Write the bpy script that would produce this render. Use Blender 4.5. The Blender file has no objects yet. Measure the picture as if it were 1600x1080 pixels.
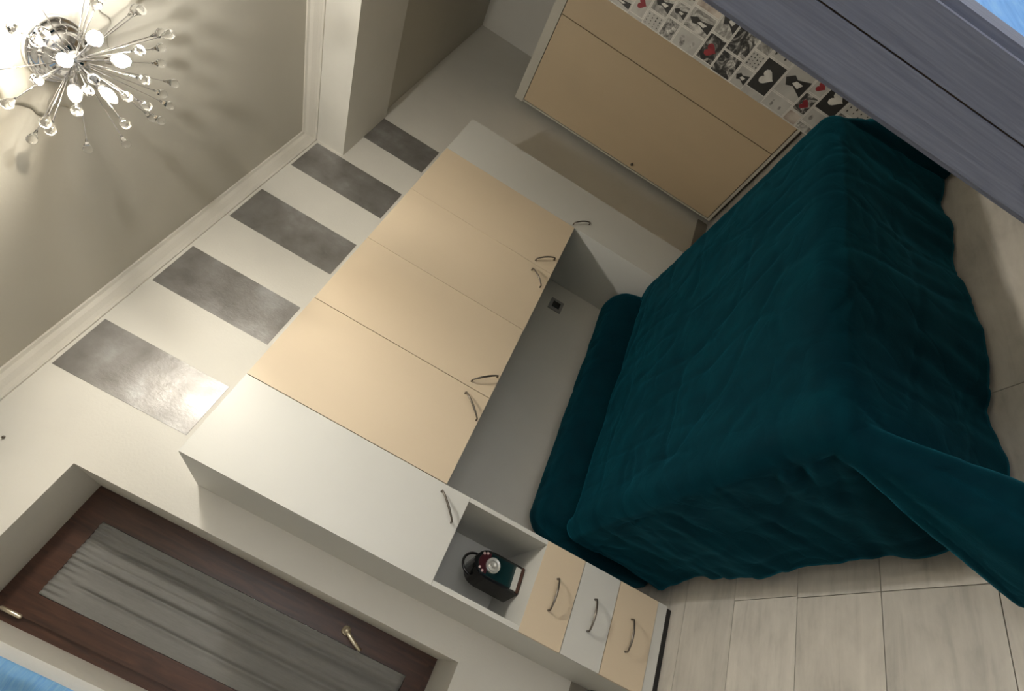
import bpy, bmesh, math, random
from mathutils import Vector, Matrix, noise
random.seed(7)
SC = bpy.context.scene
COL = SC.collection

# ------------------------------------------------------------------ camera
F_PX = 788.118
CAM_POS = Vector((-0.990636, -2.439085, 1.328526))
CAM_R = Vector((0.36617979, -0.36353566, -0.85659453))
CAM_U = Vector((0.72541974, -0.46502691, 0.50746053))
CAM_F = Vector((0.5828195, 0.80721237, -0.09343249))
cd = bpy.data.cameras.new('camera'); cam = bpy.data.objects.new('camera', cd); COL.objects.link(cam)
cd.sensor_fit = 'HORIZONTAL'; cd.sensor_width = 36.0; cd.lens = F_PX / 1600 * 36.0
cd.clip_start = 0.02; cd.clip_end = 200
M4 = Matrix((CAM_R, CAM_U, -CAM_F)).transposed().to_4x4(); M4.translation = CAM_POS
cam.matrix_world = M4
SC.camera = cam

# ------------------------------------------------------------------ world and exposure
wd = bpy.data.worlds.new('daylight_sky'); SC.world = wd; wd.use_nodes = True
bg = wd.node_tree.nodes['Background']
bg.inputs[0].default_value = (1.0, 0.98, 0.95, 1); bg.inputs[1].default_value = 2.5
SC.view_settings.view_transform = 'Standard'; SC.view_settings.look = 'None'
SC.view_settings.gamma = 1.0; SC.view_settings.use_curve_mapping = False
SC.view_settings.exposure = 0.66
BULB_POWER = 960.0

# ------------------------------------------------------------------ materials
MATS = {}
def srgb(r, g, b):
    f = lambda c: (c/255/12.92) if c/255 <= 0.04045 else ((c/255+0.055)/1.055)**2.4
    return (f(r), f(g), f(b), 1)
def new_mat(name):
    m = bpy.data.materials.new(name); m.use_nodes = True
    nt = m.node_tree; b = nt.nodes['Principled BSDF']; MATS[name] = m
    return m, nt, b
def ramp(nt, fac, stops):
    r = nt.nodes.new('ShaderNodeValToRGB'); e = r.color_ramp.elements
    while len(e) < len(stops): e.new(0.5)
    for i, (p, c) in enumerate(stops): e[i].position = p; e[i].color = c
    nt.links.new(fac, r.inputs[0]); return r.outputs[0]
def coords(nt, scale=(1, 1, 1), kind='Object', rot=(0, 0, 0)):
    t = nt.nodes.new('ShaderNodeTexCoord'); mp = nt.nodes.new('ShaderNodeMapping')
    mp.inputs['Scale'].default_value = scale; mp.inputs['Rotation'].default_value = rot
    nt.links.new(t.outputs[kind], mp.inputs[0]); return mp.outputs[0]
def noise_tex(nt, vec, scale, detail=4, rough=0.55, dist=0.0):
    n = nt.nodes.new('ShaderNodeTexNoise'); n.inputs['Scale'].default_value = scale
    n.inputs['Detail'].default_value = detail; n.inputs['Roughness'].default_value = rough
    n.inputs['Distortion'].default_value = dist
    nt.links.new(vec, n.inputs['Vector']); return n.outputs['Fac']
def bump(nt, b, h, strength=0.2, dist=0.01):
    n = nt.nodes.new('ShaderNodeBump'); n.inputs['Strength'].default_value = strength
    n.inputs['Distance'].default_value = dist
    nt.links.new(h, n.inputs['Height']); nt.links.new(n.outputs[0], b.inputs['Normal'])
def shade(c, k): return (min(1, c[0]*k), min(1, c[1]*k), min(1, c[2]*k), 1)
def simple(name, col, rough=0.5, metal=0.0, var=0.06, scale=3.0, bmp=0.0, bscale=60, stretch=(1, 1, 1), coat=0.0):
    m, nt, b = new_mat(name)
    v = coords(nt, stretch); n = noise_tex(nt, v, scale)
    c = ramp(nt, n, [(0.3, shade(col, 1-var)), (0.7, shade(col, 1+var))])
    nt.links.new(c, b.inputs['Base Color'])
    b.inputs['Roughness'].default_value = rough; b.inputs['Metallic'].default_value = metal
    b.inputs['Coat Weight'].default_value = coat
    if bmp: bump(nt, b, noise_tex(nt, v, bscale), bmp, 0.004)
    return m
simple('wall_paint', (0.70, 0.68, 0.625, 1), 0.7, var=0.03, bmp=0.15, bscale=90)
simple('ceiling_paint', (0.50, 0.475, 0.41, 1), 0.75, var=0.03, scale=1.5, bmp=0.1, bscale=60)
simple('plaster_trim', (0.66, 0.63, 0.57, 1), 0.6, var=0.03, bmp=0.15, bscale=120)
simple('white_laminate', (0.58, 0.575, 0.54, 1), 0.38, var=0.015, bmp=0.05, bscale=200)
simple('cream_laminate', (0.625, 0.515, 0.375, 1), 0.36, var=0.025, bmp=0.05, bscale=200, stretch=(1, 1, .3))
simple('closet_beige', (0.64, 0.505, 0.335, 1), 0.4, var=0.03, bmp=0.08, bscale=150, stretch=(1, 1, .25))
simple('closet_edge', (0.60, 0.57, 0.49, 1), 0.4, var=0.02)
simple('seam_dark', (0.10, 0.06, 0.03, 1), 0.7)
simple('black_plinth', (0.015, 0.014, 0.013, 1), 0.5)
simple('baseboard_paint', (0.22, 0.20, 0.17, 1), 0.5)
simple('handle_metal', (0.16, 0.14, 0.12, 1), 0.32, metal=0.85)
simple('brass', (0.86, 0.77, 0.60, 1), 0.28, metal=0.9)
simple('black_plastic', (0.008, 0.007, 0.008, 1), 0.22, coat=0.4)
simple('radio_green', (0.004, 0.022, 0.024, 1), 0.2, coat=0.6)
simple('radio_maroon', (0.06, 0.008, 0.014, 1), 0.3)
simple('radio_brown', (0.05, 0.02, 0.012, 1), 0.3)
simple('silver_plastic', (0.55, 0.55, 0.52, 1), 0.3, metal=0.4)
simple('button_pink', (0.75, 0.55, 0.55, 1), 0.4)
simple('socket_plate', (0.30, 0.29, 0.28, 1), 0.35)
simple('chrome', (0.78, 0.78, 0.80, 1), 0.06, metal=1.0, var=0.01)
simple('window_outer', (0.55, 0.55, 0.53, 1), 0.6)
simple('mattress_cloth', (0.5, 0.5, 0.48, 1), 0.9)

def silver_stripe():
    m, nt, b = new_mat('silver_stripe')
    v = coords(nt)
    n = noise_tex(nt, v, 5.5, 4, 0.55, 0.1)
    nt.links.new(ramp(nt, n, [(0.3, (0.20, 0.19, 0.18, 1)), (0.55, (0.30, 0.29, 0.28, 1)), (0.75, (0.42, 0.42, 0.425, 1))]), b.inputs['Base Color'])
    b.inputs['Metallic'].default_value = 0.5
    r = noise_tex(nt, v, 7, 3)
    nt.links.new(ramp(nt, r, [(0.3, (0.34,)*3+(1,)), (0.7, (0.46,)*3+(1,))]), b.inputs['Roughness'])
    bump(nt, b, noise_tex(nt, coords(nt, (1, 1, .6)), 75, 4, 0.65, 0.2), 0.32, 0.0035)
silver_stripe()

def brown_wood():
    m, nt, b = new_mat('brown_wood')
    v = coords(nt, (9, 9, 0.8)); n = noise_tex(nt, v, 5, 5, 0.6, 0.7)
    nt.links.new(ramp(nt, n, [(0.25, (0.030, 0.012, 0.007, 1)), (0.6, (0.075, 0.030, 0.017, 1)), (0.85, (0.12, 0.052, 0.028, 1))]), b.inputs['Base Color'])
    b.inputs['Roughness'].default_value = 0.38
    bump(nt, b, n, 0.15, 0.003)
brown_wood()

def grey_wood():
    m, nt, b = new_mat('grey_wood')
    v = coords(nt, (16, 16, 0.7)); n = noise_tex(nt, v, 6, 7, 0.65, 0.9)
    v2 = coords(nt, (60, 60, 1.5)); n2 = noise_tex(nt, v2, 4, 4, 0.6)
    mx = nt.nodes.new('ShaderNodeMix'); mx.data_type = 'FLOAT'; mx.inputs[0].default_value = 0.4
    nt.links.new(n, mx.inputs[2]); nt.links.new(n2, mx.inputs[3])
    nt.links.new(ramp(nt, mx.outputs[0], [(0.3, (0.13, 0.14, 0.195, 1)), (0.5, (0.185, 0.20, 0.265, 1)), (0.72, (0.25, 0.27, 0.345, 1))]), b.inputs['Base Color'])
    b.inputs['Roughness'].default_value = 0.5
    bump(nt, b, mx.outputs[0], 0.35, 0.003)
grey_wood()

def plank_mats():
    for i, base in enumerate([(0.50, 0.47, 0.42), (0.535, 0.505, 0.455), (0.47, 0.445, 0.40)]):
        m, nt, b = new_mat('floor_plank_%d' % i)
        t = nt.nodes.new('ShaderNodeTexCoord'); oi = nt.nodes.new('ShaderNodeObjectInfo')
        ad = nt.nodes.new('ShaderNodeVectorMath'); ad.operation = 'MULTIPLY_ADD'
        nt.links.new(oi.outputs['Random'], ad.inputs[0]); ad.inputs[1].default_value = (17, 9, 5)
        nt.links.new(t.outputs['Object'], ad.inputs[2])
        mp = nt.nodes.new('ShaderNodeMapping'); mp.inputs['Scale'].default_value = (0.9, 7, 1)
        nt.links.new(ad.outputs[0], mp.inputs[0])
        n = noise_tex(nt, mp.outputs[0], 3.2, 7, 0.62, 0.6)
        mp2 = nt.nodes.new('ShaderNodeMapping'); mp2.inputs['Scale'].default_value = (3, 5, 1)
        nt.links.new(ad.outputs[0], mp2.inputs[0])
        n2 = noise_tex(nt, mp2.outputs[0], 2.3, 5, 0.6, 0.3)
        mx = nt.nodes.new('ShaderNodeMix'); mx.data_type = 'FLOAT'; mx.inputs[0].default_value = 0.5
        nt.links.new(n, mx.inputs[2]); nt.links.new(n2, mx.inputs[3])
        B = base+(1,)
        nt.links.new(ramp(nt, mx.outputs[0], [(0.28, shade(B, 0.68)), (0.48, B), (0.68, shade(B, 1.22))]), b.inputs['Base Color'])
        b.inputs['Roughness'].default_value = 0.42
        bump(nt, b, n, 0.18, 0.003)
plank_mats()
simple('floor_joint', (0.17, 0.15, 0.125, 1), 0.8)

def blue_trowel():
    m, nt, b = new_mat('blue_trowel')
    v = coords(nt, (1.6, 1.6, 9)); n = noise_tex(nt, v, 4, 6, 0.6, 1.2)
    nt.links.new(ramp(nt, n, [(0.3, (0.13, 0.36, 0.80, 1)), (0.5, (0.19, 0.45, 0.90, 1)), (0.72, (0.30, 0.58, 0.96, 1))]), b.inputs['Base Color'])
    b.inputs['Roughness'].default_value = 0.5
    bump(nt, b, n, 0.3, 0.006)
blue_trowel()

def velvet():
    m, nt, b = new_mat('teal_velvet')
    v = coords(nt); n = noise_tex(nt, v, 5, 6, 0.65, 0.5)
    n2 = noise_tex(nt, v, 260, 2, 0.5)
    nt.links.new(ramp(nt, n, [(0.3, (0.0003, 0.012, 0.019, 1)), (0.55, (0.0004, 0.018, 0.027, 1)), (0.8, (0.0007, 0.029, 0.040, 1))]), b.inputs['Base Color'])
    b.inputs['Roughness'].default_value = 0.75
    b.inputs['Specular IOR Level'].default_value = 0.04
    b.inputs['Sheen Weight'].default_value = 0.48
    b.inputs['Sheen Roughness'].default_value = 0.45
    b.inputs['Sheen Tint'].default_value = (0.015, 0.23, 0.33, 1)
    # fine crease relief
    vo = nt.nodes.new('ShaderNodeTexVoronoi'); vo.feature = 'DISTANCE_TO_EDGE'; vo.inputs['Scale'].default_value = 5.5
    dm = nt.nodes.new('ShaderNodeMapping'); nt.links.new(v, dm.inputs[0]); dm.inputs['Scale'].default_value = (0.8, 1.2, 1)
    wn = nt.nodes.new('ShaderNodeTexNoise'); wn.inputs['Scale'].default_value = 4; nt.links.new(v, wn.inputs['Vector'])
    ad = nt.nodes.new('ShaderNodeVectorMath'); ad.operation = 'MULTIPLY_ADD'; ad.inputs[1].default_value = (.5, .5, .5)
    nt.links.new(wn.outputs['Color'], ad.inputs[0]); nt.links.new(dm.outputs[0], ad.inputs[2])
    nt.links.new(ad.outputs[0], vo.inputs['Vector'])
    cr = ramp(nt, vo.outputs['Distance'], [(0.0, (0, 0, 0, 1)), (0.10, (.45, .45, .45, 1)), (0.35, (1, 1, 1, 1))])
    ma = nt.nodes.new('ShaderNodeMath'); ma.operation = 'MULTIPLY_ADD'; ma.inputs[1].default_value = 0.30
    nt.links.new(cr, ma.inputs[0])
    mb = nt.nodes.new('ShaderNodeMath'); mb.operation = 'MULTIPLY_ADD'; mb.inputs[1].default_value = 0.6
    nt.links.new(n, mb.inputs[0])
    mc = nt.nodes.new('ShaderNodeMath'); mc.operation = 'MULTIPLY'; mc.inputs[1].default_value = 0.05
    nt.links.new(n2, mc.inputs[0]); nt.links.new(mc.outputs[0], mb.inputs[2]); nt.links.new(mb.outputs[0], ma.inputs[2])
    bump(nt, b, ma.outputs[0], 0.45, 0.012)
velvet()

def curtain_mat():
    m, nt, b = new_mat('curtain_cloth')
    v = coords(nt, (30, 30, 3)); n = noise_tex(nt, v, 8, 3)
    nt.links.new(ramp(nt, n, [(0.3, (0.42, 0.415, 0.395, 1)), (0.7, (0.47, 0.465, 0.445, 1))]), b.inputs['Base Color'])
    b.inputs['Roughness'].default_value = 0.85
curtain_mat()

def glass_mat(name, rough=0.0, tint=(1, 1, 1, 1)):
    m, nt, b = new_mat(name)
    b.inputs['Base Color'].default_value = tint
    b.inputs['Transmission Weight'].default_value = 1.0; b.inputs['Roughness'].default_value = rough
    b.inputs['IOR'].default_value = 1.5
glass_mat('crystal', 0.02)
glass_mat('window_glass', 0.0, (0.9, 0.95, 0.95, 1))

def bulb_mat(name, col, strength):
    m, nt, b = new_mat(name)
    b.inputs['Base Color'].default_value = (0.9, 0.88, 0.84, 1)
    b.inputs['Emission Color'].default_value = col; b.inputs['Emission Strength'].default_value = strength
bulb_mat('bulb_warm', (1.0, 0.89, 0.72, 1), BULB_POWER)
bulb_mat('bulb_white', (1.0, 0.97, 0.90, 1), BULB_POWER)
bulb_mat('bulb_dim', (1.0, 0.88, 0.72, 1), 0.35)

# collage print tones
def collage():
    def pm(name, stops, scale, detail=4, dist=0.8):
        m, nt, b = new_mat(name)
        n = noise_tex(nt, coords(nt), scale, detail, 0.6, dist)
        nt.links.new(ramp(nt, n, stops), b.inputs['Base Color']); b.inputs['Roughness'].default_value = 0.55
    g = lambda v, t=0: (v, v*.97, v*(.9-t), 1)
    pm('print_paper', [(0.3, g(.30)), (0.7, g(.42))], 6)
    pm('print_pale', [(0.3, g(.40)), (0.5, g(.5)), (0.7, g(.58))], 14)
    pm('print_mid', [(0.3, g(.06)), (0.5, g(.26)), (0.65, g(.5))], 20, 5, 1.5)
    pm('print_dark', [(0.38, g(.012)), (0.5, g(.05)), (0.6, g(.3)), (0.7, g(.6))], 17, 4, 2)
    pm('print_crowd', [(0.35, g(.03)), (0.5, g(.2)), (0.62, g(.36)), (0.72, g(.7))], 55, 3, 0.3)
    pm('print_rose', [(0.3, (.22, .17, .14, 1)), (0.6, (.46, .41, .36, 1))], 12)
    pm('print_red', [(0.3, (.16, .012, .018, 1)), (0.7, (.26, .03, .035, 1))], 12)
    pm('print_ink', [(0.3, g(.012)), (0.7, g(.03))], 10)
collage()

# ------------------------------------------------------------------ mesh helpers
def finish(name, bm, mat, parent=None, smooth=False, loc=None, bevel=0.0, segs=2):
    if bevel:
        bmesh.ops.bevel(bm, geom=[e for e in bm.edges if len(e.link_faces) == 2 and e.calc_face_angle(0) > 0.5], offset=bevel, segments=segs, profile=0.7, affect='EDGES', clamp_overlap=True)
    bmesh.ops.recalc_face_normals(bm, faces=bm.faces)
    me = bpy.data.meshes.new(name); bm.to_mesh(me); bm.free()
    mats = mat if isinstance(mat, (list, tuple)) else [mat]
    for m in mats: me.materials.append(MATS[m])
    if smooth:
        for p in me.polygons: p.use_smooth = True
    o = bpy.data.objects.new(name, me); COL.objects.link(o)
    if parent: o.parent = parent
    if loc is not None: o.location = loc
    return o
def add_box(bm, a, b):
    x0, x1 = sorted((a[0], b[0])); y0, y1 = sorted((a[1], b[1])); z0, z1 = sorted((a[2], b[2]))
    v = [bm.verts.new(p) for p in ((x0, y0, z0), (x1, y0, z0), (x1, y1, z0), (x0, y1, z0), (x0, y0, z1), (x1, y0, z1), (x1, y1, z1), (x0, y1, z1))]
    for f in ((0, 3, 2, 1), (4, 5, 6, 7), (0, 1, 5, 4), (1, 2, 6, 5), (2, 3, 7, 6), (3, 0, 4, 7)): bm.faces.new([v[i] for i in f])
def box(name, a, b, mat, parent=None, bevel=0.0, off=None):
    """box in the parent's local frame (off = parent origin in world, subtracted)"""
    bm = bmesh.new()
    if off is not None: a = [p-q for p, q in zip(a, off)]; b = [p-q for p, q in zip(b, off)]
    add_box(bm, a, b); return finish(name, bm, mat, parent, bevel=bevel)
def boxes(name, lst, mat, parent=None, bevel=0.0, off=(0, 0, 0)):
    bm = bmesh.new()
    for a, b in lst: add_box(bm, [p-q for p, q in zip(a, off)], [p-q for p, q in zip(b, off)])
    return finish(name, bm, mat, parent, bevel=bevel)
def add_tube(bm, pts, rad, n=8, cap=True):
    rings = []
    pts = [Vector(p) for p in pts]
    t0 = (pts[1]-pts[0]).normalized(); up = Vector((0, 0, 1)) if abs(t0.z) < .9 else Vector((1, 0, 0))
    nrm = t0.cross(up).normalized()
    for i, p in enumerate(pts):
        t = (pts[min(i+1, len(pts)-1)]-pts[max(i-1, 0)]).normalized()
        nrm = (nrm - t*nrm.dot(t)).normalized(); bn = t.cross(nrm)
        r = rad[i] if isinstance(rad, (list, tuple)) else rad
        rings.append([bm.verts.new(p+(nrm*math.cos(2*math.pi*k/n)+bn*math.sin(2*math.pi*k/n))*r) for k in range(n)])
    for a, b in zip(rings, rings[1:]):
        for k in range(n): bm.faces.new((a[k], a[(k+1) % n], b[(k+1) % n], b[k]))
    if cap: bm.faces.new(rings[0][::-1]); bm.faces.new(rings[-1])
def lathe(bm, prof, n=32, M=None):
    """prof: (radius, z) list revolved about z"""
    rings = []
    for r, z in prof:
        if r < 1e-6: rings.append([bm.verts.new((0, 0, z))])
        else: rings.append([bm.verts.new((r*math.cos(2*math.pi*k/n), r*math.sin(2*math.pi*k/n), z)) for k in range(n)])
    for a, b in zip(rings, rings[1:]):
        for k in range(n):
            k2 = (k+1) % n
            if len(a) == 1 and len(b) == 1: continue
            if len(a) == 1: bm.faces.new((a[0], b[k2], b[k]))
            elif len(b) == 1: bm.faces.new((a[k], a[k2], b[0]))
            else: bm.faces.new((a[k], a[k2], b[k2], b[k]))
    if M is not None: bmesh.ops.transform(bm, matrix=M, verts=bm.verts)
def empty(name, loc): 
    o = bpy.data.objects.new(name, None); COL.objects.link(o); o.location = loc; o.empty_display_size = 0.05; return o
def tag(o, label, cat, group=None):
    o['label'] = label; o['category'] = cat
    if group: o['group'] = group
    return o
def struct(o): o['kind'] = 'structure'; return o

# ------------------------------------------------------------------ dimensions (metres)
ZC = 2.83                      # ceiling
XL, XF = -2.2, 3.69          # left wall, far right wall
XP, YP = 1.925, -1.375         # papered wall: face and corner
XC = 2.905                     # closet front line
YF, YH = -2.20, -2.32          # front wall: room face, hall face
HX0, HX1, HY = -2.6, 2.6, -4.6 # hall
DX0, DX1, DZ = -1.25, -0.125, 2.12   # doorway
D = 0.477
X0, X1, W, X5 = -0.6668, -0.3192, 0.4306, 1.7677
XE = X1+4*W
ZT, ZB, ZN = 1.9586, 1.0849, 0.9733
ZD = [0.6095, 0.4313, 0.2594, 0.055]
WL, WR, WT, WB, RD = -1.3505, -0.8018, 2.3826, 0.640, 0.363
BX0, BX1, BZ = 1.381, 1.9205, 2.573

# ------------------------------------------------------------------ setting
def build_setting():
    # floor with planks along x
    fl = struct(box('floor', (HX0, HY, -0.12), (XF+.1, 0.1, -0.006), 'floor_joint'))
    pw, gap = 0.2775, 0.0024
    y = -1.107 - pw*12
    row = 0
    proto = {}
    while y < 0.0:
        y1 = min(y+pw, 0.0)
        if y1-y < 0.01: break
        st = {(-1.107-pw): -0.309, -1.107: -0.303}
        k = round((y+1.107)/pw)
        start = {-1: -0.309, -2: -0.309, 0: -0.303, 1: -0.90, 2: 0.15}.get(k, random.uniform(-.9, .3))
        L = 1.22
        x = start
        while x > HX0: x -= L
        while x < XF:
            a, b = max(x, HX0), min(x+L, XF)
            if b-a > .03:
                key = (round(b-a, 3), round(y1-y, 3), random.randrange(3))
                if key not in proto:
                    bm = bmesh.new(); add_box(bm, (gap/2, gap/2, -0.006), (b-a-gap/2, y1-y-gap/2, 0.0))
                    o = finish('plank', bm, 'floor_plank_%d' % key[2], fl, bevel=0.0012, segs=1); proto[key] = o
                else:
                    o = proto[key].copy(); COL.objects.link(o); o.parent = fl
                o.location = (a, y, 0)
            x += L
        y = y1; row += 1
    # back wall with the window opening, 0.45 thick
    T = 0.47
    wb = struct(boxes('wall_back', [((XL-.1, 0, 0), (WL, T, ZC)), ((WR, 0, 0), (XF+.1, T, ZC)), ((WL, 0, 0), (WR, T, WB)), ((WL, 0, WT), (WR, T, ZC))], 'wall_paint'))
    for i in range(5):
        s = -0.5194+i*0.5366
        top = 2.7423 if i < 4 else BZ
        o = box('stripe', (s, -0.0025, 2.130), (s+0.267, 0.002, top), 'silver_stripe', wb)
    # other walls
    struct(box('wall_left', (XL-.12, YF-.12, 0), (XL, 0, ZC), 'wall_paint'))
    struct(box('wall_far_right', (XF, YP-.02, 0), (XF+.12, 0, ZC), 'wall_paint'))
    struct(box('wall_right', (XP, YF, 0), (XF, YP, ZC), 'wall_paint'))
    struct(boxes('wall_front', [((XL, YH+.02, 0), (DX0-.018, YF, ZC)), ((DX1+.018, YH+.02, 0), (XP+.1, YF, ZC)), ((DX0-.018, YH+.02, DZ+.018), (DX1+.018, YF, ZC))], 'wall_paint'))
    struct(boxes('wall_hall_front', [((HX0, YH, 0), (DX0-.018, YH+.02, ZC)), ((DX1+.018, YH, 0), (HX1, YH+.02, ZC)), ((DX0-.018, YH, DZ+.018), (DX1+.018, YH+.02, ZC))], 'blue_trowel'))
    struct(box('wall_hall_left', (HX0-.1, HY, 0), (HX0, YH, ZC), 'wall_paint'))
    struct(box('wall_hall_right', (HX1, HY, 0), (HX1+.1, YH, ZC), 'wall_paint'))
    struct(boxes('wall_hall_back', [((HX0-.1, HY-.1, 0), (-1.9, HY, ZC)), ((1.9, HY-.1, 0), (HX1+.1, HY, ZC)), ((-1.9, HY-.1, 0), (1.9, HY, .8)), ((-1.9, HY-.1, 2.5), (1.9, HY, ZC))], 'wall_paint'))
    struct(boxes('window_hall_offscreen', [((-1.9, HY-.07, .8), (-1.84, HY-.02, 2.5)), ((1.84, HY-.07, .8), (1.9, HY-.02, 2.5)), ((-1.84, HY-.07, .8), (1.84, HY-.02, .86)), ((-1.84, HY-.07, 2.44), (1.84, HY-.02, 2.5)), ((-.03, HY-.07, .86), (.03, HY-.02, 2.44))], 'brown_wood'))
    # ceilings and beam
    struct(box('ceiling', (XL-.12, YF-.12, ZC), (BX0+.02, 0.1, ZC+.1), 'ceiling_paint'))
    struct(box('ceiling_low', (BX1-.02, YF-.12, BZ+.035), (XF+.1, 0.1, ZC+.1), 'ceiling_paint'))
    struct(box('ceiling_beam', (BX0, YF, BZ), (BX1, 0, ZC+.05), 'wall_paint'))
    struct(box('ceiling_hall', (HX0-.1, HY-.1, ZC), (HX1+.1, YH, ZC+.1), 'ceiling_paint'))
    # cornice: stepped profile (depth from wall, drop)
    prof = [(0, 0), (0.055, 0), (0.055, 0.008), (0.043, 0.014), (0.034, 0.030), (0.018, 0.048), (0.010, 0.060), (0.010, 0.072), (0, 0.072)]
    def cornice(name, p0, p1, inward):
        bm = bmesh.new(); rings = []
        for p in (p0, p1): rings.append([bm.verts.new((p[0]+inward[0]*d, p[1]+inward[1]*d, ZC-h)) for d, h in prof])
        n = len(prof)
        for k in range(n): bm.faces.new((rings[0][k], rings[0][(k+1) % n], rings[1][(k+1) % n], rings[1][k]))
        bm.faces.new(rings[0][::-1]); bm.faces.new(rings[1])
        return struct(finish(name, bm, 'plaster_trim'))
    cornice('trim_1', (XL, 0), (BX0, 0), (0, -1)); cornice('trim_2', (BX0, 0), (BX0, YF), (-1, 0))
    cornice('trim_4', (XL, 0), (XL, YF), (1, 0)); cornice('trim_5', (XL, YF), (BX0, YF), (0, 1))
    # baseboards
    struct(box('baseboard_back', (X5+.002, -0.014, 0), (XC+.03, 0, 0.095), 'baseboard_paint', bevel=.003))
    struct(box('baseboard_window', (XL, -0.014, 0), (X0-.001, 0, 0.12), 'baseboard_paint', bevel=.003))
build_setting()

def build_window():
    w = struct(empty('window_1', ((WL+WR)/2, RD, WB))); o = w.location.copy()
    fw = 0.052
    y0, y1 = RD, RD+.065
    # fixed outer frame
    boxes('frame', [((WL, y0, WB), (WL+fw, y1, WT)), ((WR-fw, y0, WB), (WR, y1, WT)), ((WL+fw, y0, WT-fw), (WR-fw, y1, WT)), ((WL+fw, y0, WB), (WR-fw, y1, WB+fw))], 'brown_wood', w, bevel=.006, off=o)
    # sash, slightly proud
    sx0, sx1, sz0, sz1 = WL+.038, WR-.035, WB+.030, WT-.038
    sw = 0.082
    for nm, a, b in (('sash_stile', (sx0, y0-.016, sz0), (sx0+sw, y0+.03, sz1)), ('sash_stile', (sx1-sw, y0-.016, sz0), (sx1, y0+.03, sz1)),
                     ('sash_rail', (sx0+sw, y0-.0155, sz1-sw), (sx1-sw, y0+.03, sz1)), ('sash_rail', (sx0+sw, y0-.0155, sz0), (sx1-sw, y0+.03, sz0+sw))):
        box(nm, a, b, 'brown_wood', w, bevel=.007, off=o)
    box('glass_pane', (sx0+sw-.01, y0+.020, sz0+sw-.01), (sx1-sw+.01, y0+.026, sz1-sw+.01), 'window_glass', w, off=o)
    # unseen closed shutter, added to block sky light behind the curtain
    z = WB-.02
    while z < WT+.02:
        box('light_block_slat', (WL-.0, y1+.02, z), (WR, y1+.032, z+.052), 'window_outer', w, bevel=.004, off=o); z += .054
    # handle: rose, neck, lever
    hx, hz = -0.868, 1.098
    bm = bmesh.new(); lathe(bm, [(0, -.0), (.021, 0), (.021, -.006), (.016, -.012), (.011, -.013), (.011, -.044), (.0, -.046)], 20, Matrix.Rotation(-math.pi/2, 4, 'X'))
    h = finish('window_handle', bm, 'brass', w, smooth=True, loc=Vector((hx, y0-.016, hz))-o)
    bm = bmesh.new(); add_tube(bm, [(0, 0, 0), (-.012, -.004, -.02), (-.030, -.006, -.055), (-.046, -.004, -.098)], [.011, .010, .0085, .009], 10)
    finish('lever', bm, 'brass', w, smooth=True, loc=Vector((hx, y0-.048, hz))-o)
    # hinges on the left stile
    for hz in (2.292, 0.80):
        bm = bmesh.new(); add_tube(bm, [(0, 0, -.045), (0, 0, -.040), (0, 0, .040), (0, 0, .045)], [.004, .0075, .0075, .004], 12)
        finish('hinge', bm, 'brass', w, smooth=True, loc=Vector((WL+.036, y0-.018, hz))-o)
    # curtain in the sash, pleated
    cx0, cx1, cz0, cz1 = sx0+sw+.002, sx1-sw-.002, sz0+sw+.002, sz1-sw-.002
    nx, nz = 150, 60
    bm = bmesh.new(); V = []
    centers = [0.06, 0.20, 0.36, 0.50, 0.66, 0.80, 0.93]
    for j in range(nz+1):
        t = j/nz; rowv = []
        for i in range(nx+1):
            u = i/nx
            wob = 0.015*math.sin(3*t+5*u)
            d = .030+.004*math.sin((u+wob)*2*math.pi*2.2)
            for vc, vw, vd, vt in ((.22, .040, .017, .99), (.47, .045, .020, .97), (.76, .045, .018, .985), (.60, .03, .006, 1.0), (.90, .03, .006, .96)):
                lo_ = (min(1, max(0, (vt-t)/.10)))**.6
                d -= vd*lo_*math.exp(-((u-vc-.05*(1-t)*(vc-.4)+wob)/(vw*(.55+.6*(1-t))))**2)
            d = max(0, d)
            if t > .93: d += 0.005*math.sin(u*2*math.pi*14)*(t-.93)/.07
            rowv.append(bm.verts.new((cx0+(cx1-cx0)*u-o.x, y0+.012-d-o.y, cz0+(cz1-cz0)*t-o.z)))
        V.append(rowv)
    for j in range(nz):
        for i in range(nx): bm.faces.new((V[j][i], V[j][i+1], V[j+1][i+1], V[j+1][i]))
    bmesh.ops.solidify(bm, geom=bm.faces[:], thickness=0.0012)
    c = finish('curtain', bm, 'curtain_cloth', None, smooth=True, loc=o)
    tag(c, 'pale grey pleated curtain filling the brown wooden window sash', 'curtain')
build_window()

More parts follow.
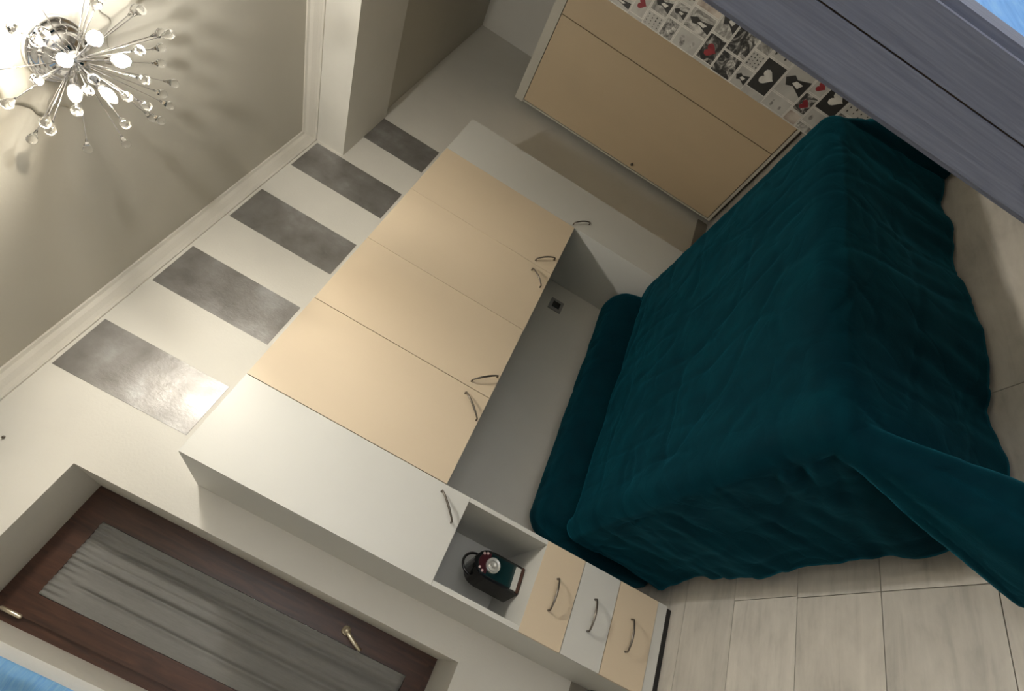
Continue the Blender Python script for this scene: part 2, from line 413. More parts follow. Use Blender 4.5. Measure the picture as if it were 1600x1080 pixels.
def blue_cloth():
    m, nt, b = new_mat('blue_cloth')
    v = coords(nt, (5, 5, 40)); n = noise_tex(nt, v, 2.0, 5, 0.6, 0.8)
    nt.links.new(ramp(nt, n, [(0.3, (0.26, 0.56, 0.95, 1)), (0.5, (0.34, 0.66, 0.98, 1)), (0.72, (0.46, 0.76, 1.0, 1))]), b.inputs['Base Color'])
    b.inputs['Roughness'].default_value = 0.7
    bump(nt, b, n, 0.3, 0.004)
blue_cloth()
def build_drape():
    o = Vector((-1.50, -.035, .06))
    c = tag(empty('drape', o), 'light blue curtain hanging on the wall beside the brown window', 'curtain')
    x0, x1, z0, z1 = -1.62, -1.3775, .06, 2.46
    nx, nz = 44, 150
    bm = bmesh.new(); V = []
    for j in range(nz+1):
        t = j/nz; z = z0+(z1-z0)*t; row = []
        for i in range(nx+1):
            u = i/nx; x = x0+(x1-x0)*u
            d = .006*math.sin(z*46+x*38+2*noise.noise(Vector((x*3, z*2, 0))))+.009*noise.noise(Vector((x*6, z*5, 3)))+.010*math.sin(u*math.pi*5)
            row.append(bm.verts.new((x-o.x, -.035-d*min(1, (1-u)*8+.1)-o.y, z-o.z)))
        V.append(row)
    for j in range(nz):
        for i in range(nx): bm.faces.new((V[j][i], V[j][i+1], V[j+1][i+1], V[j+1][i]))
    bmesh.ops.solidify(bm, geom=bm.faces[:], thickness=.002)
    finish('cloth', bm, 'blue_cloth', c, smooth=True)
    bm = bmesh.new(); add_tube(bm, [(-1.66-o.x, 0, 2.47-o.z), (-1.345-o.x, 0, 2.47-o.z)], .009, 12); finish('rod', bm, 'handle_metal', c, smooth=True)
    for bx in (-1.645, -1.36):
        box('bracket', (bx-.006-o.x, -.004, 2.464-o.z), (bx+.006-o.x, .035, 2.476-o.z), 'handle_metal', c)
build_drape()

def build_doorway():
    d = struct(empty('door_1', ((DX0+DX1)/2, (YF+YH)/2, 0))); o = d.location.copy()
    x = DX1
    # jamb lining on the right: room half and rebated hall half (door stop step)
    box('jamb', (x-.012, -2.262, 0), (x+.02, YF+.002, DZ), 'grey_wood', d, bevel=.002, off=o)
    box('seal', (x-.006, -2.2642, 0), (x+.015, -2.2618, DZ), 'seam_dark', d, off=o)
    box('jamb', (x-.010, YH-.006, 0), (x+.02, -2.2642, DZ), 'grey_wood', d, bevel=.0025, off=o)
    box('jamb', (DX0-.02, YH-.006, 0), (DX0, YF+.002, DZ), 'grey_wood', d, bevel=.004, off=o)
    box('jamb_head', (DX0-.02, YH-.006, DZ-.0), (x+.02, YF+.002, DZ+.02), 'grey_wood', d, bevel=.004, off=o)
    # casings on the hall side and the room side
    for yy0, yy1 in ((YH-.016, YH), (YF, YF+.012)):
        box('casing', (x+.004, yy0, 0), (x+.075, yy1, DZ+.075), 'grey_wood', d, bevel=.004, off=o)
        box('casing', (DX0-.075, yy0, 0), (DX0-.004, yy1, DZ+.075), 'grey_wood', d, bevel=.004, off=o)
        box('casing', (DX0-.004, yy0, DZ+.004), (x+.004, yy1, DZ+.075), 'grey_wood', d, bevel=.004, off=o)
    sp = box('strike_plate', (x-.0145, -2.252, .62), (x-.0115, -2.230, .752), 'black_plinth', d, bevel=.001, off=o)
    s2 = box('latch_hole', (x-.0155, -2.248, .70), (x-.0140, -2.235, .74), 'black_plinth', None)
    s2.parent = sp; s2.location = Vector((0, 0, 0))
    for v in s2.data.vertices: v.co -= o
build_doorway()

# ------------------------------------------------------------------ bow handles
def bow_handle(parent, off, p0, p1, bow=0.014):
    """arched bar between two feet on the front plane y=-D"""
    p0 = Vector((p0[0], -D-.018, p0[1])); p1 = Vector((p1[0], -D-.018, p1[1]))
    bm = bmesh.new(); pts = []; rad = []
    n = 14
    for i in range(n+1):
        t = i/n; p = p0.lerp(p1, t); p.y -= bow*math.sin(math.pi*t)**.75; pts.append(p-off); rad.append(.0032+.0014*math.sin(math.pi*t))
    pts = [p0+Vector((0, .018, 0))-off]+pts+[p1+Vector((0, .018, 0))-off]; rad = [.0045]+rad+[.0045]
    add_tube(bm, pts, rad, 8)
    return finish('handle', bm, 'handle_metal', parent, smooth=True)

# ------------------------------------------------------------------ wardrobe bridge
def build_wardrobe():
    th = .018
    yb = -0.001
    # ---- tall cabinet beside the window
    c = tag(empty('tall_cabinet', ((X0+X1)/2, -D/2, 0)), 'tall narrow white cabinet with open niche and three drawers beside the window', 'cabinet')
    o = c.location.copy()
    yf = -D+th      # carcass front
    box('side_panel', (X0, yb, .04), (X0+th, yf-.0, ZT), 'white_laminate', c, off=o)
    box('side_panel', (X1-th, yb, .04), (X1-.0005, yf, ZT), 'white_laminate', c, off=o)
    # edges of the niche reach the front plane
    box('niche_edge', (X0, yf, ZD[0]), (X0+th, -D, ZN), 'white_laminate', c, off=o)
    box('niche_edge', (X1-th, yf, ZD[0]), (X1-.0005, -D, ZN), 'white_laminate', c, off=o)
    box('back_panel', (X0+th, yb-.01, .05), (X1-th, yb-.016, ZT-th), 'white_laminate', c, off=o)
    box('top_panel', (X0+th, yb, ZT-th), (X1-th, yf, ZT), 'white_laminate', c, off=o)
    box('niche_ceiling', (X0+th, yb-.016, ZN), (X1-th, yf, ZN+th), 'white_laminate', c, off=o)
    box('niche_shelf', (X0+th, yb-.016, ZD[0]-th), (X1-th, -D, ZD[0]), 'white_laminate', c, off=o)
    box('plinth', (X0+.004, yb, 0), (X1-.004, -D+.012, .030), 'black_plinth', c, off=o)
    box('base_rail', (X0, yf+.001, .028), (X1-.0005, -D+.001, ZD[3]+.016), 'white_laminate', c, off=o)
    d = box('door', (X0+.0005, -D, ZN+.001), (X1-.002, yf, ZT), 'white_laminate', c, bevel=.0015, off=o)
    bow_handle(d, o, (-.355, 1.09), (-.442, 1.004))
    cols = ['cream_laminate', 'white_laminate', 'cream_laminate']
    hz = [.523, .348, .174]
    for i in range(3):
        top = ZD[i] - (.0005 if i == 0 else .002); bot = ZD[i+1]+.001 if i < 2 else ZD[3]+.018
        if i == 0: top = ZD[0]-th-.0005 if False else ZD[0]-.0005
        dr = box('drawer', (X0+.0005, -D-.0008, bot), (X1-.001, yf, top), cols[i], c, bevel=.0015, off=o)
        bow_handle(dr, o, (-.436, hz[i]+.001), (-.554, hz[i]-.001), bow=.016)
    # ---- bridge wall cabinets, two doors each
    hs = [((.073, 1.191), (-.014, 1.095)), ((.142, 1.192), (.227, 1.097)), ((.922, 1.191), (.846, 1.109)), ((.999, 1.197), (1.079, 1.108))]
    labels = ['cream two-door overhead cabinet joined to the tall cabinet with drawers', 'cream two-door overhead cabinet joined to the narrow plain white cabinet']
    for k in range(2):
        xa, xb = X1+2*k*W, X1+2*(k+1)*W
        b = tag(empty('overhead_cabinet', ((xa+xb)/2, -D/2, ZB)), labels[k], 'cabinet'); o = b.location.copy()
        boxes('carcass', [((xa+.0005, yb, ZB+.004), (xa+th, yf, ZT-.001)), ((xb-th, yb, ZB+.004), (xb-.0005, yf, ZT-.001)), ((xa+th, yb, ZB+.004), (xb-th, yf, ZB+.004+th)), ((xa+th, yb, ZT-th), (xb-th, yf, ZT-.001)), ((xa+th, yb, ZB+.02), (xb-th, yb-.006, ZT-th))], 'white_laminate', b, off=o)
        for j in range(2):
            q = 2*k+j
            g = .0022 if q in (0, 1) else .0012
            d = box('door', (X1+q*W+(g if q else .001), -D-.001, ZB), (X1+(q+1)*W-(.001 if q != 0 else .0012), yf, ZT), 'cream_laminate', b, bevel=.0012, off=o)
            bow_handle(d, o, *hs[q])
    # ---- narrow cabinet on the far side of the bed
    n = tag(empty('narrow_cabinet', ((XE+X5)/2, -D/2, 0)), 'narrow plain white cabinet without drawers on the closet side of the bed', 'cabinet'); o = n.location.copy()
    box('side_panel', (XE+.0005, yb, .04), (XE+th, yf, ZT), 'white_laminate', n, off=o)
    box('side_panel', (X5-th, yb, .04), (X5, yf, ZT), 'white_laminate', n, off=o)
    box('top_panel', (XE+th, yb, ZT-th), (X5-th, yf, ZT), 'white_laminate', n, off=o)
    box('back_panel', (XE+th, yb-.004, .05), (X5-th, yb-.01, ZT-th), 'white_laminate', n, off=o)
    box('plinth', (XE+.004, yb, 0), (X5-.004, -D+.012, .045), 'black_plinth', n, off=o)
    d = box('door', (XE+.001, -D, .045), (X5-.0005, yf, ZT), 'white_laminate', n, bevel=.0015, off=o)
    bow_handle(d, o, (1.42, 1.101), (1.499, 1.014))
build_wardrobe()

# ------------------------------------------------------------------ closet on the right
def build_closet():
    xf = XC-.005
    y0, y1, ys = -.075, YP+.001, -.79
    c = tag(empty('closet', (3.2, -.55, 0)), 'beige two-panel closet with pale top slab standing in the recess past the collage wallpaper', 'closet'); o = c.location.copy()
    box('carcass', (xf+.02, y0, .03), (XF-.001, y1+.002, 1.885), 'closet_edge', c, off=o)
    box('top_slab', (xf-.012, y0+.006, 1.885), (XF-.001, y1+.002, 1.955), 'closet_edge', c, bevel=.003, off=o)
    box('edge_strip', (xf-.006, y0, .03), (xf+.02, y0-.012, 1.885), 'closet_edge', c, bevel=.001, off=o)
    box('bottom_rail', (xf-.006, y0-.012, .03), (xf+.02, y1+.002, .052), 'closet_edge', c, bevel=.001, off=o)
    box('backing', (xf+.008, y0-.012, .052), (xf+.0195, y1+.003, 1.884), 'seam_dark', c, off=o)
    d = box('door', (xf-.004, y0-.017, .060), (xf+.010, ys+.003, 1.880), 'closet_beige', c, bevel=.001, off=o)
    box('filler_panel', (xf-.004, ys-.003, .060), (xf+.010, y1+.002, 1.880), 'closet_beige', c, bevel=.001, off=o)
    bm = bmesh.new(); lathe(bm, [(0, 0), (.006, 0), (.006, .010), (.011, .016), (.011, .022), (.006, .026), (0, .027)], 16, Matrix.Rotation(-math.pi/2, 4, 'Y'))
    k = finish('knob', bm, 'handle_metal', d, smooth=True, loc=Vector((xf-.004, -.135, .852))-o)
build_closet()

# ------------------------------------------------------------------ collage wallpaper
def build_wallpaper():
    names = ['print_paper', 'print_pale', 'print_mid', 'print_dark', 'print_crowd', 'print_rose', 'print_red', 'print_ink']
    rnd = random.Random(11)
    bm = bmesh.new()
    ya, yb2, za, zb2 = YP-.0005, YF+.002, 0.002, ZC-.02
    def quad(y0, y1, z0, z1, lay, mi):
        x = XP-.0010-.0006*lay
        v = [bm.verts.new((x, y, z)) for y, z in ((y0, z0), (y1, z0), (y1, z1), (y0, z1))]
        f = bm.faces.new(v); f.material_index = mi
    def poly(pts, lay, mi):
        x = XP-.0010-.0006*lay
        f = bm.faces.new([bm.verts.new((x, y, z)) for y, z in pts]); f.material_index = mi
    add_box(bm, (XP-.0012, ya, za), (XP+.001, yb2, zb2))
    def heart(cy, cz, s, lay, mi):
        P = []
        for k in range(20):
            t = 2*math.pi*k/20
            P.append((cy-s*.0625*16*math.sin(t)**3*.95, cz+s*.0625*(13*math.cos(t)-5*math.cos(2*t)-2*math.cos(3*t)-math.cos(4*t))))
        poly(P, lay, mi)
    def photo(y0, y1, z0, z1):
        kind = rnd.choice(['pale', 'mid', 'mid', 'dark', 'dark', 'crowd', 'figure', 'figure', 'hearts', 'letters', 'rose', 'redheart', 'big'])
        m = .0045
        quad(y0, y1, z0, z1, 1, 1)
        Y0, Y1, Z0, Z1 = y0+m, y1-m, z0+m, z1-m
        w, h = Y1-Y0, Z1-Z0
        cy, cz = (Y0+Y1)/2, (Z0+Z1)/2
        if kind in ('mid', 'dark', 'crowd', 'rose', 'pale'):
            quad(Y0, Y1, Z0, Z1, 2, {'mid': 2, 'dark': 3, 'crowd': 4, 'rose': 5, 'pale': 0}[kind])
            if kind == 'pale':
                for k in range(3):
                    r = rnd.uniform(.1, .22)*min(w, h); a = rnd.uniform(0, 6)
                    py, pz = cy+.25*w*math.cos(a), cz+.25*h*math.sin(a)
                    poly([(py+r*math.cos(q*.7), pz+r*.7*math.sin(q*.7)) for q in range(9)], 3+k, 2)
        elif kind == 'figure':
            quad(Y0, Y1, Z0, Z1, 2, rnd.choice([0, 2]))
            poly([(cy-.25*w, Z0), (cy+.3*w, Z0), (cy+.12*w, cz), (cy+.2*w, cz+.25*h), (cy, Z1-.05*h), (cy-.18*w, cz+.2*h), (cy-.1*w, cz)], 3, 7)
            poly([(cy-.05*w, cz-.3*h), (cy+.12*w, cz-.2*h), (cy+.06*w, cz+.1*h), (cy-.06*w, cz)], 4, 1)
        elif kind == 'hearts':
            quad(Y0, Y1, Z0, Z1, 2, 0)
            for a in range(4):
                for b in range(4):
                    heart(Y0+w*(a+.5+.25*(b % 2))/4.3, Z0+h*(b+.5)/4, .07*min(w, h)*rnd.uniform(.6, 1.1), 3, 7)
        elif kind == 'redheart':
            quad(Y0, Y1, Z0, Z1, 2, rnd.choice([0, 2, 3])); heart(cy+.05*w, cz, .36*min(w, h), 3, 6)
        elif kind == 'letters':
            quad(Y0, Y1, Z0, Z1, 2, 7)
            k = 2
            if k == 1:
                for q in range(10):
                    a, b = 2*math.pi*q/16, 2*math.pi*(q+1)/16
                    poly([(cy+.38*w*math.cos(a), cz+.38*h*math.sin(a)), (cy+.38*w*math.cos(b), cz+.38*h*math.sin(b)), (cy+.22*w*math.cos(b), cz+.22*h*math.sin(b)), (cy+.22*w*math.cos(a), cz+.22*h*math.sin(a))], 3, 1)
            else: heart(cy, cz, .34*min(w, h), 3, 1)
        else:
            quad(Y0, Y1, Z0, Z1, 2, 0)
            quad(Y0, Y0+.3*w, Z0, Z1, 3, 7); quad(Y0+.55*w, Y0+.66*w, Z0+.1*h, Z1, 3, 7); quad(Y0, Y1, Z0, Z0+.14*h, 4, 5)
    # loose brick layout of prints of several sizes
    z = za
    while z < zb2-.05:
        h = rnd.choice([.08, .10, .12, .14]); h = min(h, zb2-z)
        y = yb2
        while y < ya-.03:
            w = rnd.choice([.08, .10, .13, .16]); w = min(w, ya-y)
            if w > .035: photo(y+.001, y+w-.001, z+.001, z+h-.001)
            y += w
        z += h
    bmesh.ops.recalc_face_normals(bm, faces=bm.faces)
    o = finish('collage_wallpaper', bm, names)
    tag(o, 'black and white photo collage wallpaper with red hearts on the wall nearest the bed foot', 'wallpaper')
build_wallpaper()

# ------------------------------------------------------------------ bed
BXL, BXR, BYF, BYH, BTOP = -0.175, 1.262, -1.675, -0.395, 0.535
def ridged(p, s):
    return 1-abs(noise.noise(Vector(p)*s))*2
def build_bed():
    b = tag(empty('bed', ((BXL+BXR)/2, -1.05, 0)), 'low double bed with rounded teal velvet headboard cushion against the wall', 'bed'); o = b.location.copy()
    box('base', (BXL+.05, BYF+.06, .10), (BXR-.05, BYH-.03, .27), 'black_plinth', b, bevel=.01, off=o)
    box('mattress', (BXL+.03, BYF+.04, .27), (BXR-.03, BYH-.02, BTOP-.035), 'mattress_cloth', b, bevel=.03, off=o)
    for lx in (BXL+.08, BXR-.12):
        for ly in (BYF+.09, BYH-.12):
            box('leg', (lx, ly, 0), (lx+.045, ly+.045, .105), 'black_plinth', b, off=o)
    # ---- bedspread
    HL, HR, HF = .515, .50, .545
    w, L = BXR-BXL, BYH-BYF
    ds = .0125
    ns = int((w+HL+HR)/ds); nt_ = int((L+HF)/ds)
    bm = bmesh.new(); V = []
    r = .055
    def drop(ov):
        """arc length beyond the edge -> (outward, down)"""
        q = r*math.pi/2
        if ov < q: return r*math.sin(ov/r), r*(1-math.cos(ov/r))
        return r, r+(ov-q)
    for j in range(nt_+1):
        t = j/nt_*(L+HF); rowv = []
        for i in range(ns+1):
            s = i/ns*(w+HL+HR)-HL
            ox = -s if s < 0 else (s-w if s > w else 0); sx = -1 if s < 0 else 1
            oy = t-L if t > L else 0
            bx = BXL+min(max(s, 0), w); by = BYH-min(t, L)
            px, py = s, t
            # soft billows and creases of the quilt
            u = Vector((px, py, 0.3))
            bil = .010*noise.noise(u*3.1)+.006*noise.noise(u*7)+.004*noise.noise(u*14)
            cre = max(0, ridged((px*1.0, py*.5, 1.7), 5.0)-.86)/.14*.0055+max(0, ridged((px*.45+3, py, 4.7), 4.5)-.87)/.13*.006
            disp = bil-cre
            top = BTOP-.012*math.exp(-(t/.05)**2)*0
            # round off at the head so it tucks down to the headboard cushion
            if t < .10: top -= .13*(1-t/.10)**2
            if ox == 0 and oy == 0:
                e = min(px, w-px, L-py)
                rowv.append(bm.verts.new((bx, by, top+disp*min(1, .3+e/.1)))); continue
            ov = math.hypot(ox, oy); th = math.atan2(oy, ox) if ov else 0
            corner = abs(math.sin(2*th))**.9 if (ox and oy) else 0.0
            left_foot = corner if sx < 0 else corner*.75
            q = r*math.pi/2
            out, dn = drop(ov)
            ext = max(0, ov-q)
            flare = .015+.66*left_foot
            cs = 1/math.sqrt(1+flare**2)
            out = out+ext*flare*cs; dn = min(dn, r+1e9) if ext == 0 else r+ext*cs
            # hanging folds
            along = (py if ox and not oy else px if oy and not ox else (th*.45+ov*.05))
            k = min(1, ext/.25)
            fold = k*(.012*math.sin(along*13+1.3*math.sin(along*5))+.010*noise.noise(Vector((along*7, ov*2.2, 2.0 if ox else 7.0)))+.006*noise.noise(Vector((along*19, ov*5, 9))))
            if ox and sx < 0:
                rr = math.exp(-((py-(L-.10))/.16)**2)*min(1, ext/.02)*math.exp(-(ext/.22)**2)
                fold += rr*.009*math.sin((py-L+ext*.55)*75)*(1 if not oy else max(0, 1-oy/.05))
            fold += k*.018*corner*math.sin(th*11)
            if ox and not oy:
                g = math.exp(-(ext/.16)**2)*min(1, ext/.03)
                fold += g*(.0065*math.sin(along*46+3*noise.noise(Vector((along*3, 0, 3))))*max(0, noise.noise(Vector((along*4.2, 1, 8)))+.25)*1.6)
                fold -= .012*math.exp(-((ext-.012-.02*noise.noise(Vector((along*5, 2, 2))))/.010)**2)*max(0, noise.noise(Vector((along*3.3, 5, 1)))+.15)*1.5
            if ox and not oy and sx < 0: fold += -.03*math.sin(math.pi*min(1, ext/.45))*.3
            zz = BTOP-dn-.02*max(0, 1-t/.10)
            if t < .12: zz = max(zz, .012)
            lo = .006+.004*abs(noise.noise(Vector((px*9, py*9, 1))))
            if zz < lo:
                out += (lo-zz)*.75; zz = lo+.006*max(0, noise.noise(Vector((px*8, py*8, 5))))
            if ox and oy: dx, dy = math.cos(th)*sx, -math.sin(th)
            elif ox: dx, dy = sx, 0
            else: dx, dy = 0, -1
            oo = out+fold+disp*.8
            if sx > 0 and ox and by > -.477-.0: oo = min(oo, .075)
            if sx < 0 and ox and by > -.52: oo = min(oo, .085)
            rowv.append(bm.verts.new((bx+dx*oo, by+dy*oo, zz+disp*.5*max(0, 1-ext/.05))))
        V.append(rowv)
    for j in range(nt_):
        for i in range(ns): bm.faces.new((V[j][i], V[j+1][i], V[j+1][i+1], V[j][i+1]))
    bmesh.ops.recalc_face_normals(bm, faces=bm.faces)
    sp = finish('bedspread', bm, 'teal_velvet', None, smooth=True)
    for p in sp.data.polygons: pass
    mod = sp.modifiers.new('thickness', 'SOLIDIFY'); mod.thickness = .010; mod.offset = -1 
    tag(sp, 'dark teal velvet bedspread draped over the bed down to the floor', 'bedspread')
    # ---- headboard cushion: rounded roll wrapped in the same velvet, hanging to the floor at its end
    bm = bmesh.new(); rings = []
    xa, xb = BXL-.035, 1.375
    n_s, n_p = 110, 64
    for i in range(n_s+1):
        f = i/n_s; x = xa+(xb-xa)*f
        # end rounding
        e = min(x-xa, xb-x); er = .10
        k = math.sqrt(max(0, 1-(1-min(1, e/er))**2)); k = .35+.65*k
        topz = .625+.035*f
        ring = []
        for j in range(n_p):
            # closed superellipse profile in (y, z)
            a = 2*math.pi*j/n_p
            c_, s_ = math.cos(a), math.sin(a)
            y = -.205+.160*k**.5*(abs(c_)**.62)*(1 if c_ > 0 else -1)
            if s_ >= 0: z = .42+(topz-.42)*k*(abs(s_)**.75)
            else: z = .42-.415*(abs(s_)**.35)
            p = Vector((x, y, z))
            d = .010*noise.noise(p*5)+.007*noise.noise(p*11)+.004*noise.noise(p*23)
            d -= max(0, ridged((x*1.3, y*.5, z*.5), 6)-.86)/.14*.006
            d *= .6
            ring.append(bm.verts.new((x+d*.3, min(-.012, y+d*c_), max(.003, z+d*max(s_, -.2)))))
        rings.append(ring)
    for a, b2 in zip(rings, rings[1:]):
        for k in range(n_p): bm.faces.new((a[k], a[(k+1) % n_p], b2[(k+1) % n_p], b2[k]))
    for ring, flip in ((rings[0], True), (rings[-1], False)):
        c0 = Vector((0, 0, 0))
        for v in ring: c0 += v.co
        c0 /= len(ring); c0.x += -.02 if flip else .02
        prev = ring
        for sc in (.8, .5, .2):
            nr = [bm.verts.new(c0+(v.co-c0)*sc+Vector(((-.02 if flip else .02)*(1-sc)*.8, 0, 0))) for v in ring]
            for k in range(n_p): bm.faces.new((prev[k], prev[(k+1) % n_p], nr[(k+1) % n_p], nr[k]))
            prev = nr
        bm.faces.new(prev)
    bmesh.ops.translate(bm, verts=bm.verts, vec=-o)
    hb = finish('headboard_cushion', bm, 'teal_velvet', b, smooth=True)
    hb['label'] = 'long rounded teal velvet headboard cushion'
build_bed()

# ------------------------------------------------------------------ radio in the niche
def build_radio():
    o = Vector((-.485, -.275, ZD[0]))
    r = tag(empty('radio', o), 'small black portable radio with round silver dial in the open niche', 'radio')
    r.rotation_euler = (0, 0, math.radians(9))
    # body: outline in x-z extruded in y, rounded top
    def prism(name, pts, y0, y1, mat, bevel=0, parent=r, smooth=False):
        bm = bmesh.new(); a = [bm.verts.new((x, y0, z)) for x, z in pts]; b = [bm.verts.new((x, y1, z)) for x, z in pts]
        n = len(pts)
        bm.faces.new(a); bm.faces.new(b[::-1])
        for k in range(n): bm.faces.new((a[k], b[k], b[(k+1) % n], a[(k+1) % n]))
        return finish(name, bm, mat, parent, bevel=bevel)
    W2 = .056
    pts = [(-W2, 0.004), (-W2+.006, 0), (W2-.006, 0), (W2, .004), (W2, .150)]
    for k in range(11):
        a = math.pi*k/10; pts.append((W2*math.cos(a)*.98, .155+.062*math.sin(a)))
    pts.append((-W2, .150))
    body = prism('body', pts, -.060, .075, 'black_plastic', .006)
    fr = [(-W2+.010, .030), (W2-.010, .030), (W2-.010, .150)]+[((W2-.010)*math.cos(math.pi*k/10), .155+.050*math.sin(math.pi*k/10)) for k in range(11)]+[(-W2+.010, .150)]
    face = prism('front_panel', fr, -.065, -.058, 'radio_green', .002)
    crown = [((W2-.014)*math.cos(math.pi*k/12), .158+.045*math.sin(math.pi*k/12)) for k in range(13)]
    prism('crown_panel', crown, -.0665, -.064, 'radio_maroon', .001)
    base = prism('base_trim', [(-W2+.004, .004), (W2-.004, .004), (W2-.004, .016), (-W2+.004, .016)], -.066, -.056, 'radio_brown', .002)
    prism('tuner_window', [(-W2+.008, .018), (W2-.012, .018), (W2-.012, .042), (-W2+.008, .042)], -.0672, -.060, 'silver_plastic', .002)
    bm = bmesh.new(); lathe(bm, [(0, .006), (.008, .006), (.010, .010), (.016, .010), (.018, .005), (.024, .005), (.027, .011), (.030, .010), (.031, 0), (0, 0)], 36, Matrix.Rotation(math.pi/2, 4, 'X'))
    dial = finish('dial', bm, 'silver_plastic', r, smooth=True, loc=(0, -.066, .140))
    for bx, bz in ((-.036, .176), (-.028, .190), (.036, .176), (.030, .190)):
        bm = bmesh.new(); lathe(bm, [(0, .005), (.0045, .004), (.006, 0), (0, 0)], 14, Matrix.Rotation(math.pi/2, 4, 'X'))
        finish('button', bm, 'button_pink', r, smooth=True, loc=(bx, -.0660, bz))
    bm = bmesh.new(); add_tube(bm, [(.045*math.cos(math.pi*k/14), .01, .196+.050*math.sin(math.pi*k/14)) for k in range(15)], .0055, 8)
    finish('carry_handle', bm, 'black_plastic', r, smooth=True)
build_radio()

# ------------------------------------------------------------------ wall socket and nail
def build_socket():
    o = Vector((1.225, 0, .908))
    s = tag(empty('wall_socket', o), 'small grey wall socket above the teal headboard cushion', 'socket')
    box('plate', (-.046, -.009, -.046), (.046, .001, .046), 'socket_plate', s, bevel=.004)
    m = box('module', (-.024, -.012, -.026), (.024, -.008, .026), 'black_plastic', s, bevel=.002)
    for z in (-.011, 0, .011):
        bm = bmesh.new(); lathe(bm, [(0, .0005), (.0032, .0005), (.0032, -.002), (0, -.002)], 12, Matrix.Rotation(math.pi/2, 4, 'X'))
        h = finish('pin_hole', bm, 'black_plinth', m, loc=(0, -.0122, z))
    bm = bmesh.new(); lathe(bm, [(0, .012), (.005, .011), (.006, .008), (.002, .007), (.002, -.004), (0, -.004)], 12, Matrix.Rotation(math.pi/2, 4, 'X'))
    n = finish('nail', bm, 'handle_metal', None, smooth=True, loc=(-.832, 0, 2.639))
    tag(n, 'small dark nail in the bare wall above the window', 'nail')
build_socket()

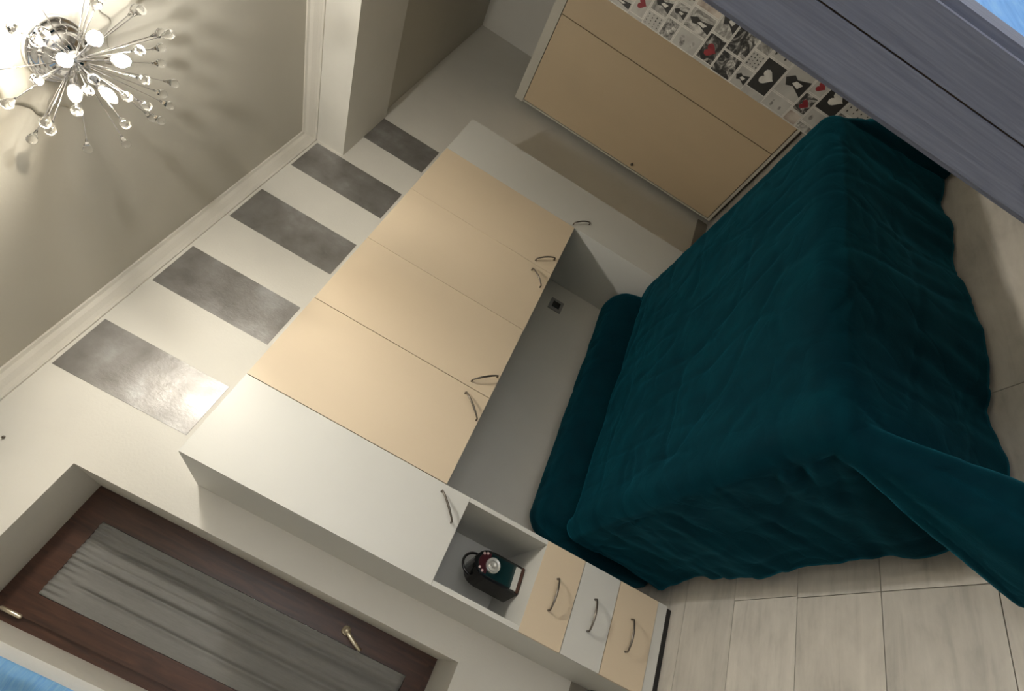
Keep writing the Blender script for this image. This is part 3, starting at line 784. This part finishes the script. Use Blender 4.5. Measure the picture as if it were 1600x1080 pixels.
# ------------------------------------------------------------------ chandelier and rosette
LC = Vector((.03, -1.14, 2.745))
def pix_ray(px, py):
    return (CAM_R*((px-800)/F_PX)+CAM_U*(-(py-540)/F_PX)+CAM_F).normalized()
def build_lamp():
    # plaster rosette
    bm = bmesh.new(); n = 96
    prof = [(0, 0), (.30, 0), (.30, .004), (.27, .012), (.23, .010), (.20, .020), (.16, .016), (.14, .024), (0, .024)]
    prof = [(0.0, 0), (.205, 0), (.205, .006), (.190, .013), (.165, .010), (.140, .018), (.120, .014), (.105, .020), (0, .020)]
    rings = []
    for r, d in prof:
        if r == 0: rings.append(None); continue
        ring = []
        for k in range(n):
            a = 2*math.pi*k/n
            rr = r*(1+.055*math.cos(12*a)+.02*math.cos(24*a)) if r > .15 else r*(1+.02*math.cos(12*a))
            dd = d+(.010*(0.5+.5*math.cos(12*a))*(0.6+.4*math.cos(36*a)) if .13 < r < .2 else 0)
            ring.append(bm.verts.new((rr*math.cos(a), rr*math.sin(a), -dd)))
        rings.append(ring)
    rr = [q for q in rings if q]
    for a, b in zip(rr, rr[1:]):
        for k in range(n): bm.faces.new((a[k], b[k], b[(k+1) % n], a[(k+1) % n]))
    bm.faces.new(rr[-1]); bm.faces.new(rr[0][::-1])
    struct(finish('trim_3', bm, 'ceiling_paint', None, smooth=True, loc=(LC.x, LC.y, ZC)))
    o = Vector((LC.x, LC.y, ZC-.019))
    lamp = tag(empty('chandelier', o), 'chrome starburst chandelier with glass drop tips and lit bulbs on the ceiling rosette', 'chandelier')
    bm = bmesh.new(); lathe(bm, [(0, .002), (.095, .002), (.098, -.004), (.098, -.014), (.092, -.020), (.086, -.020), (.084, -.030), (.076, -.036), (.070, -.036), (.068, -.046), (.058, -.058), (.040, -.068), (.020, -.073), (0, -.074)], 48)
    finish('canopy', bm, 'chrome', lamp, smooth=True)
    bm = bmesh.new(); lathe(bm, [(0, .034), (.012, .032), (.026, .022), (.034, 0), (.026, -.022), (.012, -.032), (0, -.034)], 32)
    finish('hub', bm, 'chrome', lamp, smooth=True, loc=LC-o)
    R_ = .272
    tips = [(22, 46), (69, 52), (150, 6), (219, 17), (249, 52), (250, 75), (224, 124), (270, 130), (252, 146), (263, 164), (197, 150), (227, 164), (236, 183), (249, 187), (194, 192), (196, 223), (120, 172), (137, 231), (79, 201), (51, 216), (13, 161), (59, 124), (146, 123)]
    near = {(69, 52), (59, 124), (146, 123), (197, 150), (120, 172), (224, 124), (194, 192), (227, 164)}
    dirs = []
    for t in tips:
        d = pix_ray(*t); m = (LC-CAM_POS).dot(d); h2 = R_*R_-((LC-CAM_POS)-d*m).length_squared
        if h2 < 0: p = CAM_POS+d*m
        else:
            q = math.sqrt(h2); p = CAM_POS+d*(m-q if t in near else m+q)
            if p.z > ZC-.045: p = CAM_POS+d*(m-q)
        dirs.append(p-LC)
    # rods on the sides that the photo cuts off
    for az, el in ((200, -5), (230, -25), (260, 5), (290, -15), (310, 8), (335, -35), (215, -50), (280, -55), (180, -30), (350, 5), (20, -10)):
        a, e = math.radians(az), math.radians(el)
        dirs.append(Vector((math.cos(a)*math.cos(e), math.sin(a)*math.cos(e), math.sin(e)))*R_)
    for v in dirs:
        u = v.normalized(); Ln = v.length
        bm = bmesh.new(); add_tube(bm, [u*.02, u*(.45*Ln), u*(Ln-.020)], .0017, 6)
        rod = finish('rod', bm, 'chrome', lamp, smooth=True, loc=LC-o)
        Q = u.to_track_quat('Z', 'Y').to_matrix().to_4x4()
        bm = bmesh.new(); lathe(bm, [(0, -.030), (.0028, -.029), (.0040, -.020), (.0098, -.008), (.0136, 0), (.0144, .006), (.0120, .0135), (.007, .018), (0, .0195)], 16, Matrix.Translation(v)@Q)
        g = finish('glass_drop', bm, 'crystal', rod, smooth=True)
    bulbs = [((148, 60), .245, 'bulb_white'), ((101, 94), .24, 'bulb_warm'), ((189, 95), .24, 'bulb_white'), ((117, 147), .17, 'bulb_dim'), ((169, 148), .17, 'bulb_dim')]
    for t, rad, mt in bulbs:
        d = pix_ray(*t); m = (LC-CAM_POS).dot(d); h2 = rad*rad-((LC-CAM_POS)-d*m).length_squared
        p = CAM_POS+d*(m-math.sqrt(max(0, h2)))
        v = p-LC; u = v.normalized()
        Q = u.to_track_quat('Z', 'Y').to_matrix().to_4x4()
        bm = bmesh.new(); lathe(bm, [(0, -.036), (.008, -.035), (.0125, -.025), (.0165, -.008), (.0168, .004), (.0140, .020), (.0085, .032), (.0035, .040), (0, .042)], 20, Matrix.Translation(v)@Q)
        b = finish('bulb', bm, mt, lamp, smooth=True, loc=LC-o)
        bm = bmesh.new(); e = v-u*.034; add_tube(bm, [u*.02, e-u*.03, e-u*.028, e+u*.010, e+u*.024], [.003, .003, .0110, .0155, .0182], 16)
        finish('socket', bm, 'chrome', b, smooth=True)
build_lamp()
